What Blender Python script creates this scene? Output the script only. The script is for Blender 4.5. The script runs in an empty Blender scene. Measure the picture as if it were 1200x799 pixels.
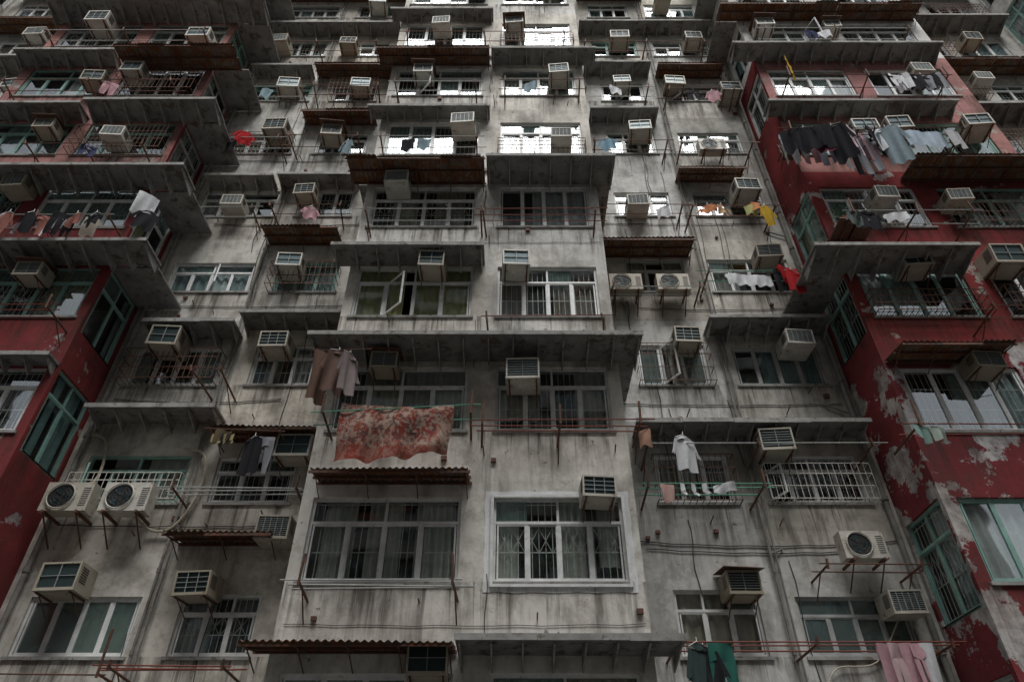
import bpy, math, random
from mathutils import Vector, Matrix
R = random.Random(11)
scene = bpy.context.scene
scene.view_settings.view_transform = 'Standard'
scene.view_settings.look = 'None'
scene.view_settings.exposure = 0

# ------------------------------------------------------------ materials
def new_mat(name):
    m = bpy.data.materials.new(name); m.use_nodes = True
    nt = m.node_tree
    for n in list(nt.nodes): nt.nodes.remove(n)
    out = nt.nodes.new('ShaderNodeOutputMaterial')
    return m, nt, out
def N(nt, t, **k):
    n = nt.nodes.new(t)
    for a, b in k.items(): setattr(n, a, b)
    return n
def ramp(nt, src, p0, p1):
    r = nt.nodes.new('ShaderNodeMapRange'); r.clamp=True
    r.inputs[1].default_value=p0; r.inputs[2].default_value=p1
    nt.links.new(src, r.inputs[0]); return r.outputs[0]
def mixc(nt, fac, a, b, mode='MIX'):
    m = nt.nodes.new('ShaderNodeMix'); m.data_type = 'RGBA'; m.blend_type = mode
    for s, v in ((0, fac), (6, a), (7, b)):
        if isinstance(v, (int, float)): m.inputs[s].default_value = v
        elif isinstance(v, tuple): m.inputs[s].default_value = v if len(v) == 4 else (*v, 1)
        else: nt.links.new(v, m.inputs[s])
    return m.outputs[2]
def math_(nt, op, a, b=None):
    m = nt.nodes.new('ShaderNodeMath'); m.operation = op
    for i, v in enumerate((a, b)):
        if v is None: continue
        if isinstance(v, (int, float)): m.inputs[i].default_value = v
        else: nt.links.new(v, m.inputs[i])
    return m.outputs[0]
def noise(nt, vec, scale, detail=4, rough=.6, mapscale=None, loc=(0,0,0)):
    mp = nt.nodes.new('ShaderNodeMapping'); mp.inputs['Location'].default_value = loc
    if mapscale: mp.inputs['Scale'].default_value = mapscale
    nt.links.new(vec, mp.inputs['Vector'])
    n = nt.nodes.new('ShaderNodeTexNoise'); n.inputs['Scale'].default_value = scale
    n.inputs['Detail'].default_value = detail; n.inputs['Roughness'].default_value = rough
    nt.links.new(mp.outputs[0], n.inputs['Vector']); return n.outputs[0]

def wall_mat(name, base, dark, grime, sill, peel=None, peelcol=None, streak=1.0):
    m, nt, out = new_mat(name)
    tc = N(nt, 'ShaderNodeTexCoord').outputs['Object']
    at = N(nt, 'ShaderNodeAttribute'); at.attribute_name = 'Col'
    big = noise(nt, tc, .75, 4, .65)
    med = noise(nt, tc, 2.4, 6, .72, loc=(3,1,7))
    st = noise(nt, tc, 1.0, 4, .65, mapscale=(4.0, 4.0, .6))
    st2 = noise(nt, tc, 1.0, 3, .6, mapscale=(12, 12, .55), loc=(9,4,2))
    c = mixc(nt, ramp(nt, big, .38, .66), base, tuple(x*.78 for x in base))
    c = mixc(nt, math_(nt,'MULTIPLY',ramp(nt, med, .49, .62),.85), c, dark)
    if peel:
        pn = noise(nt, tc, 1.1, 8, .66, loc=(5,5,1))
        pf = ramp(nt, pn, peel, peel+.018)
        c = mixc(nt, pf, c, mixc(nt, ramp(nt, med, .4, .6), peelcol, tuple(x*.5 for x in peelcol)))
    c = mixc(nt, 1.0, c, at.outputs['Color'], 'MULTIPLY')
    sep = N(nt, 'ShaderNodeSeparateXYZ'); nt.links.new(tc, sep.inputs[0])
    ph = math_(nt, 'FRACT', math_(nt, 'DIVIDE', math_(nt, 'SUBTRACT', sep.outputs[2], sill-28.0), 2.8))
    up = math_(nt, 'POWER', ramp(nt, ph, .45, 1.0), 1.5)
    damp = ramp(nt, noise(nt, tc, .9, 5, .7, loc=(11,2,5)), .50, .66)
    c = mixc(nt, math_(nt,'MULTIPLY',damp,.6*streak), c, tuple(x*1.4 for x in grime))
    sf = math_(nt, 'MULTIPLY', ramp(nt, st, .46, .64), math_(nt, 'ADD', math_(nt, 'MULTIPLY', up, .75*streak), math_(nt,'MULTIPLY',ramp(nt, big, .42, .6),.5*streak)))
    c = mixc(nt, sf, c, grime)
    sf2 = math_(nt, 'MULTIPLY', ramp(nt, st2, .55, .68), math_(nt, 'MULTIPLY', up, .85*streak))
    c = mixc(nt, sf2, c, (.05,.04,.032))
    ch = ramp(nt, noise(nt, tc, 5.5, 6, .75, loc=(1,8,3)), .65, .675)
    c = mixc(nt, math_(nt, 'MULTIPLY', ch, .75), c, (.12,.10,.085))
    b = N(nt, 'ShaderNodeBsdfDiffuse')
    nt.links.new(c, b.inputs['Color'])
    bp = N(nt, 'ShaderNodeBump'); bp.inputs['Strength'].default_value = .55; bp.inputs['Distance'].default_value = .03
    h = math_(nt, 'SUBTRACT', med, math_(nt, 'MULTIPLY', ch, .5))
    if peel: h = math_(nt, 'SUBTRACT', h, math_(nt, 'MULTIPLY', pf, .4))
    nt.links.new(h, bp.inputs['Height']); nt.links.new(bp.outputs[0], b.inputs['Normal'])
    nt.links.new(b.outputs[0], out.inputs[0]); return m

def simple(name, col, rough=.6, metal=0, var=.35, vscale=4, rust=None, rustth=.55, rnd=False, bump=.2):
    m, nt, out = new_mat(name)
    tc = N(nt, 'ShaderNodeTexCoord').outputs['Object']
    n = noise(nt, tc, vscale, 5, .65)
    c = mixc(nt, ramp(nt, n, .35, .7), col, tuple(x*(1-var) for x in col))
    if rnd:
        oi = N(nt, 'ShaderNodeObjectInfo')
        c = mixc(nt, oi.outputs['Random'], c, tuple(x*y for x, y in zip(col, (.5,.45,.37))))
    if rust:
        n2 = noise(nt, tc, vscale*1.7, 6, .7, loc=(4,2,9))
        c = mixc(nt, ramp(nt, n2, rustth, rustth+.08), c, rust)
    if rough >= .8:
        b = N(nt, 'ShaderNodeBsdfDiffuse'); nt.links.new(c, b.inputs[0])
    else:
        b = N(nt, 'ShaderNodeBsdfPrincipled'); b.inputs['Roughness'].default_value = rough
        b.inputs['Metallic'].default_value = metal
        nt.links.new(c, b.inputs['Base Color'])
    if bump:
        bp = N(nt, 'ShaderNodeBump'); bp.inputs['Strength'].default_value = bump; bp.inputs['Distance'].default_value = .01
        nt.links.new(n, bp.inputs['Height']); nt.links.new(bp.outputs[0], b.inputs['Normal'])
    nt.links.new(b.outputs[0], out.inputs[0]); return m

def attr_mat(name, transl=.25, pattern=False):
    m, nt, out = new_mat(name)
    at = N(nt, 'ShaderNodeAttribute'); at.attribute_name = 'Col'
    tc = N(nt, 'ShaderNodeTexCoord').outputs['Object']
    n = noise(nt, tc, 9, 3, .6)
    c = mixc(nt, math_(nt, 'MULTIPLY', ramp(nt, n, .3, .75), .25), at.outputs['Color'], (.05,.05,.05))
    if pattern:
        v = N(nt, 'ShaderNodeTexVoronoi'); v.inputs['Scale'].default_value = 7
        nt.links.new(tc, v.inputs['Vector'])
        n2 = noise(nt, tc, 4.2, 7, .78); n3 = noise(nt, tc, 11, 4, .7, loc=(3,3,3))
        c = mixc(nt, ramp(nt, n2, .45, .55), (.26,.06,.045), (.42,.30,.24))
        c = mixc(nt, math_(nt,'MULTIPLY',ramp(nt, v.outputs['Distance'], .34, .18),.6), c, (.27,.06,.04))
        c = mixc(nt, math_(nt,'MULTIPLY',ramp(nt, n3, .50, .56),.75), c, (.10,.07,.07))
        c = mixc(nt, math_(nt,'MULTIPLY',ramp(nt, noise(nt,tc,16,3,.6), .52, .58),.55), c, (.46,.38,.32))
        sx = N(nt, 'ShaderNodeSeparateXYZ'); nt.links.new(tc, sx.inputs[0])
        c = mixc(nt, math_(nt,'MULTIPLY',ramp(nt, sx.outputs[2], -.80, -.84),.6), c, (.22,.05,.035))
    d = N(nt, 'ShaderNodeBsdfDiffuse'); t = N(nt, 'ShaderNodeBsdfTranslucent')
    nt.links.new(c, d.inputs[0]); nt.links.new(c, t.inputs[0])
    mx = N(nt, 'ShaderNodeMixShader'); mx.inputs[0].default_value = transl
    nt.links.new(d.outputs[0], mx.inputs[1]); nt.links.new(t.outputs[0], mx.inputs[2])
    nt.links.new(mx.outputs[0], out.inputs[0]); return m

def glass_mat(name, tint, refl, frost=0, frostcol=(.3,.4,.4)):
    m, nt, out = new_mat(name)
    tr = N(nt, 'ShaderNodeBsdfTransparent'); tr.inputs[0].default_value = (*tint, 1)
    gl = N(nt, 'ShaderNodeBsdfGlossy'); gl.inputs['Roughness'].default_value = .03
    gl.inputs[0].default_value = (.92,.97,1,1)
    df = N(nt, 'ShaderNodeBsdfDiffuse')
    tc = N(nt, 'ShaderNodeTexCoord').outputs['Object']
    dn = noise(nt, tc, 3, 4, .6)
    dc = mixc(nt, ramp(nt, dn, .3, .7), frostcol, tuple(x*.6 for x in frostcol))
    nt.links.new(dc, df.inputs[0])
    bp = N(nt, 'ShaderNodeBump'); bp.inputs['Strength'].default_value = .06; bp.inputs['Distance'].default_value = .05
    nt.links.new(noise(nt, tc, 1.6, 1, .5), bp.inputs['Height']); nt.links.new(bp.outputs[0], gl.inputs['Normal'])
    m1 = N(nt, 'ShaderNodeMixShader')
    dust = math_(nt, 'ADD', math_(nt, 'MULTIPLY', ramp(nt, dn, .45, .8), .10), frost)
    nt.links.new(dust, m1.inputs[0])
    nt.links.new(tr.outputs[0], m1.inputs[1]); nt.links.new(df.outputs[0], m1.inputs[2])
    # Schlick reflectance that is the same from either face of the thin pane
    ge = N(nt, 'ShaderNodeNewGeometry'); dt = N(nt, 'ShaderNodeVectorMath', operation='DOT_PRODUCT')
    nt.links.new(ge.outputs['Incoming'], dt.inputs[0]); nt.links.new(ge.outputs['Normal'], dt.inputs[1])
    ca = math_(nt, 'ABSOLUTE', dt.outputs['Value'])
    fr = math_(nt, 'ADD', math_(nt, 'MULTIPLY', math_(nt, 'POWER', math_(nt, 'SUBTRACT', 1.0, ca), 5.0), .9), refl)
    m2 = N(nt, 'ShaderNodeMixShader')
    nt.links.new(fr, m2.inputs[0])
    nt.links.new(m1.outputs[0], m2.inputs[1]); nt.links.new(gl.outputs[0], m2.inputs[2])
    nt.links.new(m2.outputs[0], out.inputs[0]); return m

MAT = {
 'conc_flush': wall_mat('painted_concrete_side', (.66,.645,.605), (.43,.41,.375), (.165,.15,.13), 3.1),
 'conc_bay': wall_mat('painted_concrete_bay', (.77,.765,.74), (.54,.525,.495), (.205,.19,.17), 3.85),
 'white': wall_mat('fresh_white_plaster', (.82,.83,.83), (.72,.73,.73), (.35,.34,.32), 3.85, streak=.6),
 'red': wall_mat('peeling_red_paint', (.25,.055,.058), (.18,.048,.048), (.075,.04,.036), 3.85, peel=.59, peelcol=(.48,.43,.41), streak=.9),
 'redpeel': wall_mat('badly_peeling_red_paint', (.25,.055,.062), (.18,.048,.05), (.08,.042,.04), 3.85, peel=.525, peelcol=(.58,.55,.53), streak=.8),
 'pink': wall_mat('faded_pink_paint', (.42,.22,.21), (.31,.165,.16), (.13,.085,.075), 3.85, peel=.61, peelcol=(.52,.47,.44)),
 'slab': simple('canopy_concrete', (.27,.265,.255), .85, 0, .45, 2.2, rust=(.12,.10,.085), rustth=.53),
 'slabedge': simple('canopy_edge_concrete', (.38,.375,.36), .85, 0, .45, 3.5, rust=(.17,.15,.12), rustth=.55),
 'corr': simple('rusty_corrugated_sheet', (.23,.18,.145), .8, .0, .45, 3, rust=(.19,.085,.045), rustth=.46),
 'steel': simple('rusty_steel', (.10,.062,.045), .7, .2, .4, 8, rust=(.17,.06,.03), rustth=.48),
 'redbar': simple('red_oxide_rail', (.24,.06,.04), .6, .1, .4, 8),
 'palebar': simple('pale_plastic_pole', (.45,.47,.45), .5, 0, .3, 8),
 'greenbar': simple('green_plastic_pole', (.14,.4,.28), .5, 0, .3, 8),
 'frame': simple('white_aluminium_frame', (.78,.79,.78), .45, 0, .3, 5, rust=(.35,.32,.27), rustth=.62),
 'frame2': simple('grey_aluminium_frame', (.45,.46,.45), .45, .1, .3, 5),
 'frame3': simple('green_steel_frame', (.26,.45,.40), .5, 0, .35, 5, rust=(.35,.38,.35), rustth=.58),
 'grille': simple('painted_window_grille', (.66,.65,.6), .5, 0, .3, 9, rust=(.25,.13,.08), rustth=.57),
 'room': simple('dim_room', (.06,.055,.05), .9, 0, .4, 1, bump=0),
 'curtain': attr_mat('curtain_cloth'),
 'cloth': attr_mat('laundry_cloth'),
 'blanket': attr_mat('patterned_blanket', pattern=True),
 'glass': glass_mat('window_glass', (.82,.88,.88), .12),
 'glassf': glass_mat('frosted_window_glass', (.6,.75,.72), .12, .35, (.25,.36,.34)),
 'ac': simple('ac_cream_casing', (.62,.60,.54), .55, 0, .35, 4, rust=(.24,.17,.115), rustth=.57, rnd=True),
 'acfin': simple('ac_condenser_fins', (.05,.09,.105), .4, .4, .5, 12, rnd=True),
 'acgr': simple('ac_grille_bars', (.34,.37,.36), .5, 0, .3, 6),
 'black': simple('black_plastic', (.025,.025,.025), .6, 0, .3, 6),
 'pipe': simple('cast_iron_pipe', (.26,.25,.23), .8, 0, .4, 4, rust=(.16,.09,.06), rustth=.6),
 'hose': simple('beige_hose', (.5,.45,.35), .6),
 'shutter': simple('roller_shutter', (.25,.27,.28), .5, .4, .3, 3),
 'asphalt': simple('asphalt', (.05,.05,.052), .9, 0, .3, 3),
 'paving': simple('courtyard_paving', (.2,.195,.185), .9, 0, .4, 1.2),
 'leaf': simple('leaf', (.05,.12,.03), .6),
 'clay': simple('terracotta', (.30,.12,.07), .8),
}

# ------------------------------------------------------------ mesh accumulators
class Acc:
    def __init__(s): s.v=[]; s.f=[]; s.c=[]; s.m=[]
    def poly(s, pts, col=(1,1,1), mi=0):
        b=len(s.v); s.v += [tuple(p) for p in pts]
        s.f.append(tuple(range(b,b+len(pts)))); s.c.append(col); s.m.append(mi)
    def box8(s, P, col=(1,1,1), mi=0):
        b=len(s.v); s.v += [tuple(p) for p in P]
        for q in ((0,3,2,1),(4,5,6,7),(0,1,5,4),(1,2,6,5),(2,3,7,6),(3,0,4,7)):
            s.f.append(tuple(b+i for i in q)); s.c.append(col); s.m.append(mi)
    def box(s, x0,x1,y0,y1,z0,z1, mi=0, col=(1,1,1)):
        s.box8([(x0,y0,z0),(x1,y0,z0),(x1,y1,z0),(x0,y1,z0),(x0,y0,z1),(x1,y0,z1),(x1,y1,z1),(x0,y1,z1)], col, mi)
    def rod(s, a, b, r=.012, n=6, mi=0):
        a=Vector(a); b=Vector(b); d=(b-a)
        if d.length<1e-5: return
        d.normalize(); u=d.orthogonal().normalized(); w=d.cross(u)
        k=len(s.v)
        for p in (a,b):
            for i in range(n):
                t=2*math.pi*i/n; s.v.append(tuple(p+u*(r*math.cos(t))+w*(r*math.sin(t))))
        for i in range(n):
            j=(i+1)%n; s.f.append((k+i,k+j,k+n+j,k+n+i)); s.c.append((1,1,1)); s.m.append(mi)
        s.f.append(tuple(range(k,k+n))); s.c.append((1,1,1)); s.m.append(mi)
        s.f.append(tuple(range(k+n,k+2*n))); s.c.append((1,1,1)); s.m.append(mi)
    def tube(s, pts, r=.012, mi=0):
        for a,b in zip(pts, pts[1:]): s.rod(a,b,r,6,mi)
    def mesh(s, name, mats, smooth=False):
        me=bpy.data.meshes.new(name); me.from_pydata(s.v,[],s.f)
        for m in mats: me.materials.append(m)
        me.polygons.foreach_set('material_index', s.m)
        ca=me.color_attributes.new('Col','FLOAT_COLOR','CORNER')
        data=[]
        for f,c in zip(s.f,s.c):
            data += [c[0],c[1],c[2],1.0]*len(f)
        ca.data.foreach_set('color', data)
        if smooth: me.polygons.foreach_set('use_smooth',[True]*len(s.f))
        me.update(); return me
def obj(name, me, parent=None, loc=(0,0,0)):
    o=bpy.data.objects.new(name, me); scene.collection.objects.link(o); o.location=loc
    if parent: o.parent=parent
    return o
def empty(name):
    o=bpy.data.objects.new(name,None); scene.collection.objects.link(o); return o

class Building:
    def __init__(s,name): s.root=empty(name); s.parts={}
    def A(s, part, mat): return s.parts.setdefault((part,mat), Acc())
    def finish(s):
        for (part,mat),a in s.parts.items():
            if a.f: obj(part, a.mesh(part,[MAT[mat]], smooth=False), s.root)

def mbox(acc, M, a0,a1,z0,z1,d0,d1, col=(1,1,1)):
    acc.box8([M(a0,z0,d0),M(a1,z0,d0),M(a1,z0,d1),M(a0,z0,d1),M(a0,z1,d0),M(a1,z1,d0),M(a1,z1,d1),M(a0,z1,d1)], col)
def tint(lo=.70,hi=1.04):
    v=R.uniform(lo,hi); w=R.uniform(-.025,.05)
    return (v*(1+w),v,v*(1-w*1.3))

def wall(B, M, a0,a1,z0,z1, openings, mat, t=.2, part='wall', col=(1,1,1)):
    acc=B.A(part,mat)
    ops=[o for o in openings if o[0]<a1 and o[1]>a0 and o[2]<z1 and o[3]>z0]
    xs=sorted(set([a0,a1]+[x for o in ops for x in o[:2] if a0<x<a1]))
    zs=sorted(set([z0,z1]+[x for o in ops for x in o[2:4] if z0<x<z1]))
    for j in range(len(zs)-1):
        zm=(zs[j]+zs[j+1])/2; run=None
        for i in range(len(xs)-1):
            xm=(xs[i]+xs[i+1])/2
            solid=not any(o[0]<xm<o[1] and o[2]<zm<o[3] for o in ops)
            if solid and run is None: run=xs[i]
            if (not solid) and run is not None:
                acc.poly([M(run,zs[j],0),M(xs[i],zs[j],0),M(xs[i],zs[j+1],0),M(run,zs[j+1],0)],col); run=None
        if run is not None:
            acc.poly([M(run,zs[j],0),M(xs[-1],zs[j],0),M(xs[-1],zs[j+1],0),M(run,zs[j+1],0)],col)
    for o in ops:
        x0,x1,y0,y1=o[:4]
        acc.poly([M(x0,y0,0),M(x1,y0,0),M(x1,y0,t),M(x0,y0,t)],col); acc.poly([M(x0,y1,0),M(x1,y1,0),M(x1,y1,t),M(x0,y1,t)],col)
        acc.poly([M(x0,y0,0),M(x0,y1,0),M(x0,y1,t),M(x0,y0,t)],col); acc.poly([M(x1,y0,0),M(x1,y1,0),M(x1,y1,t),M(x1,y0,t)],col)

CURT=[(.6,.6,.58),(.55,.51,.44),(.48,.45,.29),(.38,.47,.47),(.54,.46,.37),(.66,.66,.66),(.30,.22,.18),(.46,.42,.38),(.26,.41,.40),(.6,.57,.52),(.34,.34,.36)]
def window(B, M, a0,a1,z0,z1, n=4, frame='frame', detail=True, curt=None, opensash=None, grille=None, depth=1.15, sill=True, room=True, segs=None):
    F=B.A('window_frames',frame); w=a1-a0; h=z1-z0; e=.003; f=.05
    d0,d1=.05,.11
    mbox(F,M,a0-e,a0+f,z0-e,z1+e,d0,d1); mbox(F,M,a1-f,a1+e,z0-e,z1+e,d0,d1)
    mbox(F,M,a0+f,a1-f,z0-e,z0+f,d0,d1); mbox(F,M,a0+f,a1-f,z1-f,z1+e,d0,d1)
    tr = R.random()<.75 or segs is not None
    zt = z1-f-.27*h if tr else z1-f
    if tr: mbox(F,M,a0+f,a1-f,zt-.025,zt+.025,d0-.004,d1-.01)
    pw=(w-2*f)/n
    for i in range(1,n):
        x=a0+f+i*pw; ww=.03 if (i*2==n) else .02
        mbox(F,M,x-ww,x+ww,z0+f,zt-.025 if tr else zt,d0+.003,d1-.004)
        if tr and (i%2==0 or n<4): mbox(F,M,x-.02,x+.02,zt+.025,z1-f,d0+.006,d1-.006)
    gk = 'glass' if (R.random()<.92 or segs) else 'glassf'
    def pane(x0,x1,y0,y1,g):
        t1=R.uniform(-.005,.005); t2=R.uniform(-.014,.014); d=.08
        B.A('window_glass',g).poly([M(x0,y0,d+t1),M(x1,y0,d-t1),M(x1,y1,d-t1+t2),M(x0,y1,d+t1+t2)])
    for i in range(n):
        x0=a0+f+i*pw; x1=x0+pw; zz=(zt-.025) if tr else zt
        if opensash is not None and i==opensash:
            ang=math.radians(R.uniform(35,70)); c,sn=math.cos(ang),math.sin(ang)
            def M2(a,z,d,x0=x0,c=c,sn=sn): return M(x0+.02+a*c+d*sn, z, .04-a*sn+d*c)
            pz0=z0+f+.01; W=pw-.03
            mbox(F,M2,0,.035,pz0,zz-.01,0,.03); mbox(F,M2,W-.035,W,pz0,zz-.01,0,.03)
            mbox(F,M2,.035,W-.035,pz0,pz0+.035,0,.03); mbox(F,M2,.035,W-.035,zz-.045,zz-.01,0,.03)
            B.A('window_glass','glass').poly([M2(.035,pz0,.015),M2(W-.035,pz0,.015),M2(W-.035,zz,.015),M2(.035,zz,.015)])
            continue
        g = 'glassf' if (R.random()<.07 and not segs) else gk
        if detail:
            dd=.004 if i%2 else -.006; s=.028; q=(d0+.01+dd, d1-.012+dd)
            X0=x0+.018; X1=x1-.018; Z0=z0+f; Z1=zz
            mbox(F,M,X0,X0+s,Z0,Z1,*q); mbox(F,M,X1-s,X1,Z0,Z1,*q)
            mbox(F,M,X0+s,X1-s,Z0,Z0+s,*q); mbox(F,M,X0+s,X1-s,Z1-s,Z1,*q)
        pane(x0,x1,z0+f,zz,g)
        if tr: pane(x0,x1,zt+.02,z1-f,'glassf' if R.random()<.2 else g)
    if sill:
        mbox(B.A('window_sills','slabedge'),M,a0-.05,a1+.05,z0-.06,z0-.004,-.04,.05)
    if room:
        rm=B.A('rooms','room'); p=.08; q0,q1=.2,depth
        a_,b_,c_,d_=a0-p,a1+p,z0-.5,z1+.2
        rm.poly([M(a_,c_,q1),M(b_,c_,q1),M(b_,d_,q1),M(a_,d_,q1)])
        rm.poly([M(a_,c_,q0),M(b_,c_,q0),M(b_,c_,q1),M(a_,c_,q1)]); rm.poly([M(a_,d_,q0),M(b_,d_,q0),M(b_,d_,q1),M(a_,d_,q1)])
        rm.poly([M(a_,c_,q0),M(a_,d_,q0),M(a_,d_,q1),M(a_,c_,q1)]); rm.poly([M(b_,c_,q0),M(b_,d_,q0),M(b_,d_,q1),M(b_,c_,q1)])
    col=R.choice(CURT) if curt is None else curt
    k=R.random()
    if segs is not None: pass
    elif k<.22: segs=[(0,R.uniform(.15,.35)),(R.uniform(.65,.85),1)]
    elif k<.55: segs=[(0,1)] if k<.33 else [(R.uniform(.3,.6),1)]
    elif k<.73: segs=[(0,R.uniform(.3,.6))]
    elif k<.84: segs=[(.2,.45),(.6,.9)]
    else: segs=[]
    C=B.A('curtains','curtain')
    step=.03 if detail else .08
    for s0,s1 in segs:
        x=a0+s0*w+.01; xe=a0+s1*w-.01; ph=R.random()*6; zb=z0+.01 if R.random()<.75 else z0+h*R.uniform(.1,.4)
        prev=None; fr=R.uniform(26,42)
        while x<xe:
            y=.165+.024*math.sin(x*fr+ph)+.010*math.sin(x*fr*.43+ph*2)
            if prev: 
                v=R.uniform(.92,1.05)
                C.poly([M(prev[0],zb,prev[1]*1.01),M(x,zb,y*1.01),M(x,z1,y),M(prev[0],z1,prev[1])],tuple(c*v for c in col))
            prev=(x,y); x+=step
    if detail and R.random()<.5:
        for _ in range(R.randint(1,4)):
            x=R.uniform(a0+.1,a1-.3); ww=R.uniform(.1,.28); hh=R.uniform(.1,.45)
            cc=R.choice([(.4,.15,.1),(.5,.5,.47),(.15,.25,.4),(.45,.4,.2),(.1,.1,.1),(.6,.6,.6)])
            mbox(C,M,x,x+ww,z0-.02,z0+hh,.29,.29+ww*.6,cc)
    g = (R.random()<.5) if grille is None else grille
    if g and detail:
        G=B.A('window_grilles','grille'); x=a0+.08; dg=.118
        sty=R.random()
        while x<a1-.05:
            mbox(G,M,x-.006,x+.006,z0+.02,z1-.02,dg,dg+.01); x+=.115
        for fz in (.06,.36,.68,.94):
            z=z0+fz*h; mbox(G,M,a0+.01,a1-.01,z-.009,z+.009,dg-.006,dg-.001)
        if sty<.6:
            x=a0+.08; zc=z0+.5*h
            while x<a1-.2:
                for sg in (-1,1):
                    G.rod(M(x,zc-sg*.15*h,dg),M(x+.23,zc+sg*.15*h,dg),.007,4)
                x+=.23

def cage(B,M,a0,a1,z0,z1,p,mat='steel'):
    G=B.A('window_cages',mat); r=.010
    for z in (z0,z0+.35*(z1-z0),z0+.7*(z1-z0),z1):
        G.rod(M(a0,z,-p),M(a1,z,-p),r,4); G.rod(M(a0,z,-.0),M(a0,z,-p),r,4); G.rod(M(a1,z,0),M(a1,z,-p),r,4)
    n=int((a1-a0)/.12)
    for i in range(n+1):
        x=a0+(a1-a0)*i/n; G.rod(M(x,z0,-p),M(x,z1,-p),r*.7,4); G.rod(M(x,z0,0),M(x,z0,-p),r*.7,4)

def canopy(B, x0,x1,yf,yb,z,kind='slab'):
    tl=R.uniform(-.012,.012)
    if kind=='slab':
        S=B.A('canopy_slabs','slab'); E=B.A('canopy_edges','slabedge')
        def tb(A,xa,xb,ya,yc,za,zb):
            A.box8([(xa,ya,za-tl),(xb,ya,za+tl),(xb,yc,za+tl),(xa,yc,za-tl),(xa,ya,zb-tl),(xb,ya,zb+tl),(xb,yc,zb+tl),(xa,yc,zb-tl)])
        tb(S,x0,x1,yf+.02,yb+.02,z,z+.05)
        x=x0-.01
        while x<x1:
            L=min(R.uniform(.7,1.6),x1+.01-x); j=R.uniform(-.006,.006)
            if L<.08: break
            E.box(x,x+L-.006,yf+j,yf+.0195,z-.015+j-(.012 if R.random()<.2 else 0),z+.075+j); x+=L
        n=max(2,int((x1-x0)/.46))
        for i in range(n+1):
            x=x0+.06+(x1-x0-.12)*i/n
            t=.012
            a=[(x-t,yb,z-.24),(x-t,yf+.1,z-.035),(x-t,yf+.1,z+.01),(x-t,yb,z+.01)]
            b=[(x+t,q[1],q[2]) for q in a]
            E.box8([a[0],b[0],b[1],a[1],a[3],b[3],b[2],a[2]])
        for i in range(int((x1-x0)*1.2)):
            if R.random()<.5:
                x=R.uniform(x0+.1,x1-.3); w_=R.uniform(.05,.22)
                B.A('debris_on_canopies','pipe').box8([(x,yf+.03,z+.06),(x+w_,yf+.04,z+.06),(x+w_,yf+.2,z+.06),(x,yf+.2,z+.06),(x+.02,yf+.05,z+R.uniform(.09,.16)),(x+w_-.02,yf+.05,z+.11),(x+w_-.03,yf+.18,z+.12),(x+.02,yf+.18,z+.1)])
    else:
        C=B.A('corrugated_canopies','corr'); T=B.A('canopy_brackets','steel')
        drop=.10; st=.0275; n=int((x1-x0)/st); pr=None
        dz=R.uniform(-.03,.03); ox=0
        for i in range(n+1):
            x=x0+i*st; o=.02*math.sin(i*math.pi/2.0+.4)
            if i%28==0: ox=R.uniform(-.03,.03)
            if pr:
                C.poly([(pr[0],yf+ox,z-drop+pr[1]+dz*(i-1)/n),(x,yf+ox,z-drop+o+dz*i/n),(x,yb,z+o),(pr[0],yb,z+pr[1])])
            pr=(x,o)
        for t in (.06,.5,.96):
            y=yf+(yb-yf)*t; zz=z-drop*(1-t)-.045
            T.box(x0-.02,x1+.02,y-.015,y+.015,zz-.03,zz+.018)
        m=max(2,round((x1-x0)/.8))
        for i in range(m+1):
            x=x0+.05+(x1-x0-.1)*i/m
            T.rod((x,yb,z-.06),(x,yf+.03,z-drop-.06),.014)
            T.rod((x,yb,z-.34),(x,yf+(yb-yf)*.35,z-.13),.011)

# ------------------------------------------------------------ main apartment building
B=Building('apartment_building')
D=12.3; DB=10.86
Mf=lambda a,z,d:(a,D+d,z)
Mb=lambda a,z,d:(a,DB+d,z)
ROWS=range(-1,14); TOP=41.0; GZ=-1.6
fl_sill=lambda n:3.1+2.8*n
b_sill=lambda n:3.85+2.8*n
FR=['frame']*7+['frame2']*3+['frame3']
FG=['frame']*5+['frame2']*3+['frame3']*3
zones=[(-9.0,-3.62,[(-7.55,2.0),(-5.15,1.5)]),(2.12,7.4,[(3.62,1.5),(6.0,1.95)]),
       (-19.2,-14.7,[(-18.0,1.6),(-16.0,1.7)]),(13.3,18.0,[(14.6,1.6),(16.7,1.7)])]
for x0,x1,cols in zones:
    mid=(cols[0][0]+cols[0][1]/2+cols[1][0]-cols[1][1]/2)/2
    for n in ROWS:
        for ci,(c,w) in enumerate(cols):
            s=fl_sill(n); jw=R.uniform(-.12,.12); h=R.choice([1.05,1.05,1.12,1.0])
            o=(c-w/2-jw/2,c+w/2+jw/2,s,s+h)
            a,b=(x0-.05,mid) if ci==0 else (mid,x1+.05)
            zb=s-.95 if n>-1 else .6; zt=s+1.85 if n<13 else TOP
            if zb<zt: 
                if n==-1: zb=.25
                wall(B,Mf,a,b,zb,zt,[o],'conc_flush',col=tint())
            det=n<9
            nn=3 if o[1]-o[0]<1.75 else 4
            window(B,Mf,*o,nn,R.choice(FR),det,opensash=(R.randrange(nn) if R.random()<.16 else None))
            if 0<n<9 and R.random()<.28: cage(B,Mf,o[0]-.05,o[1]+.05,s-.05,s+h*R.uniform(.4,.9),R.uniform(.2,.4),R.choice(['steel','steel','steel','grille']))
wall(B,Mf,-27,27,GZ,.25,[],'conc_flush')
sh=B.A('roller_shutters','shutter')
for i in range(14):
    x=-24+i*3.6
    for k in range(11): sh.box(x,x+2.8,D-.03-(k%2)*.008,D-.004,GZ+.05+k*.16,GZ+.05+k*.16+.155)
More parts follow.
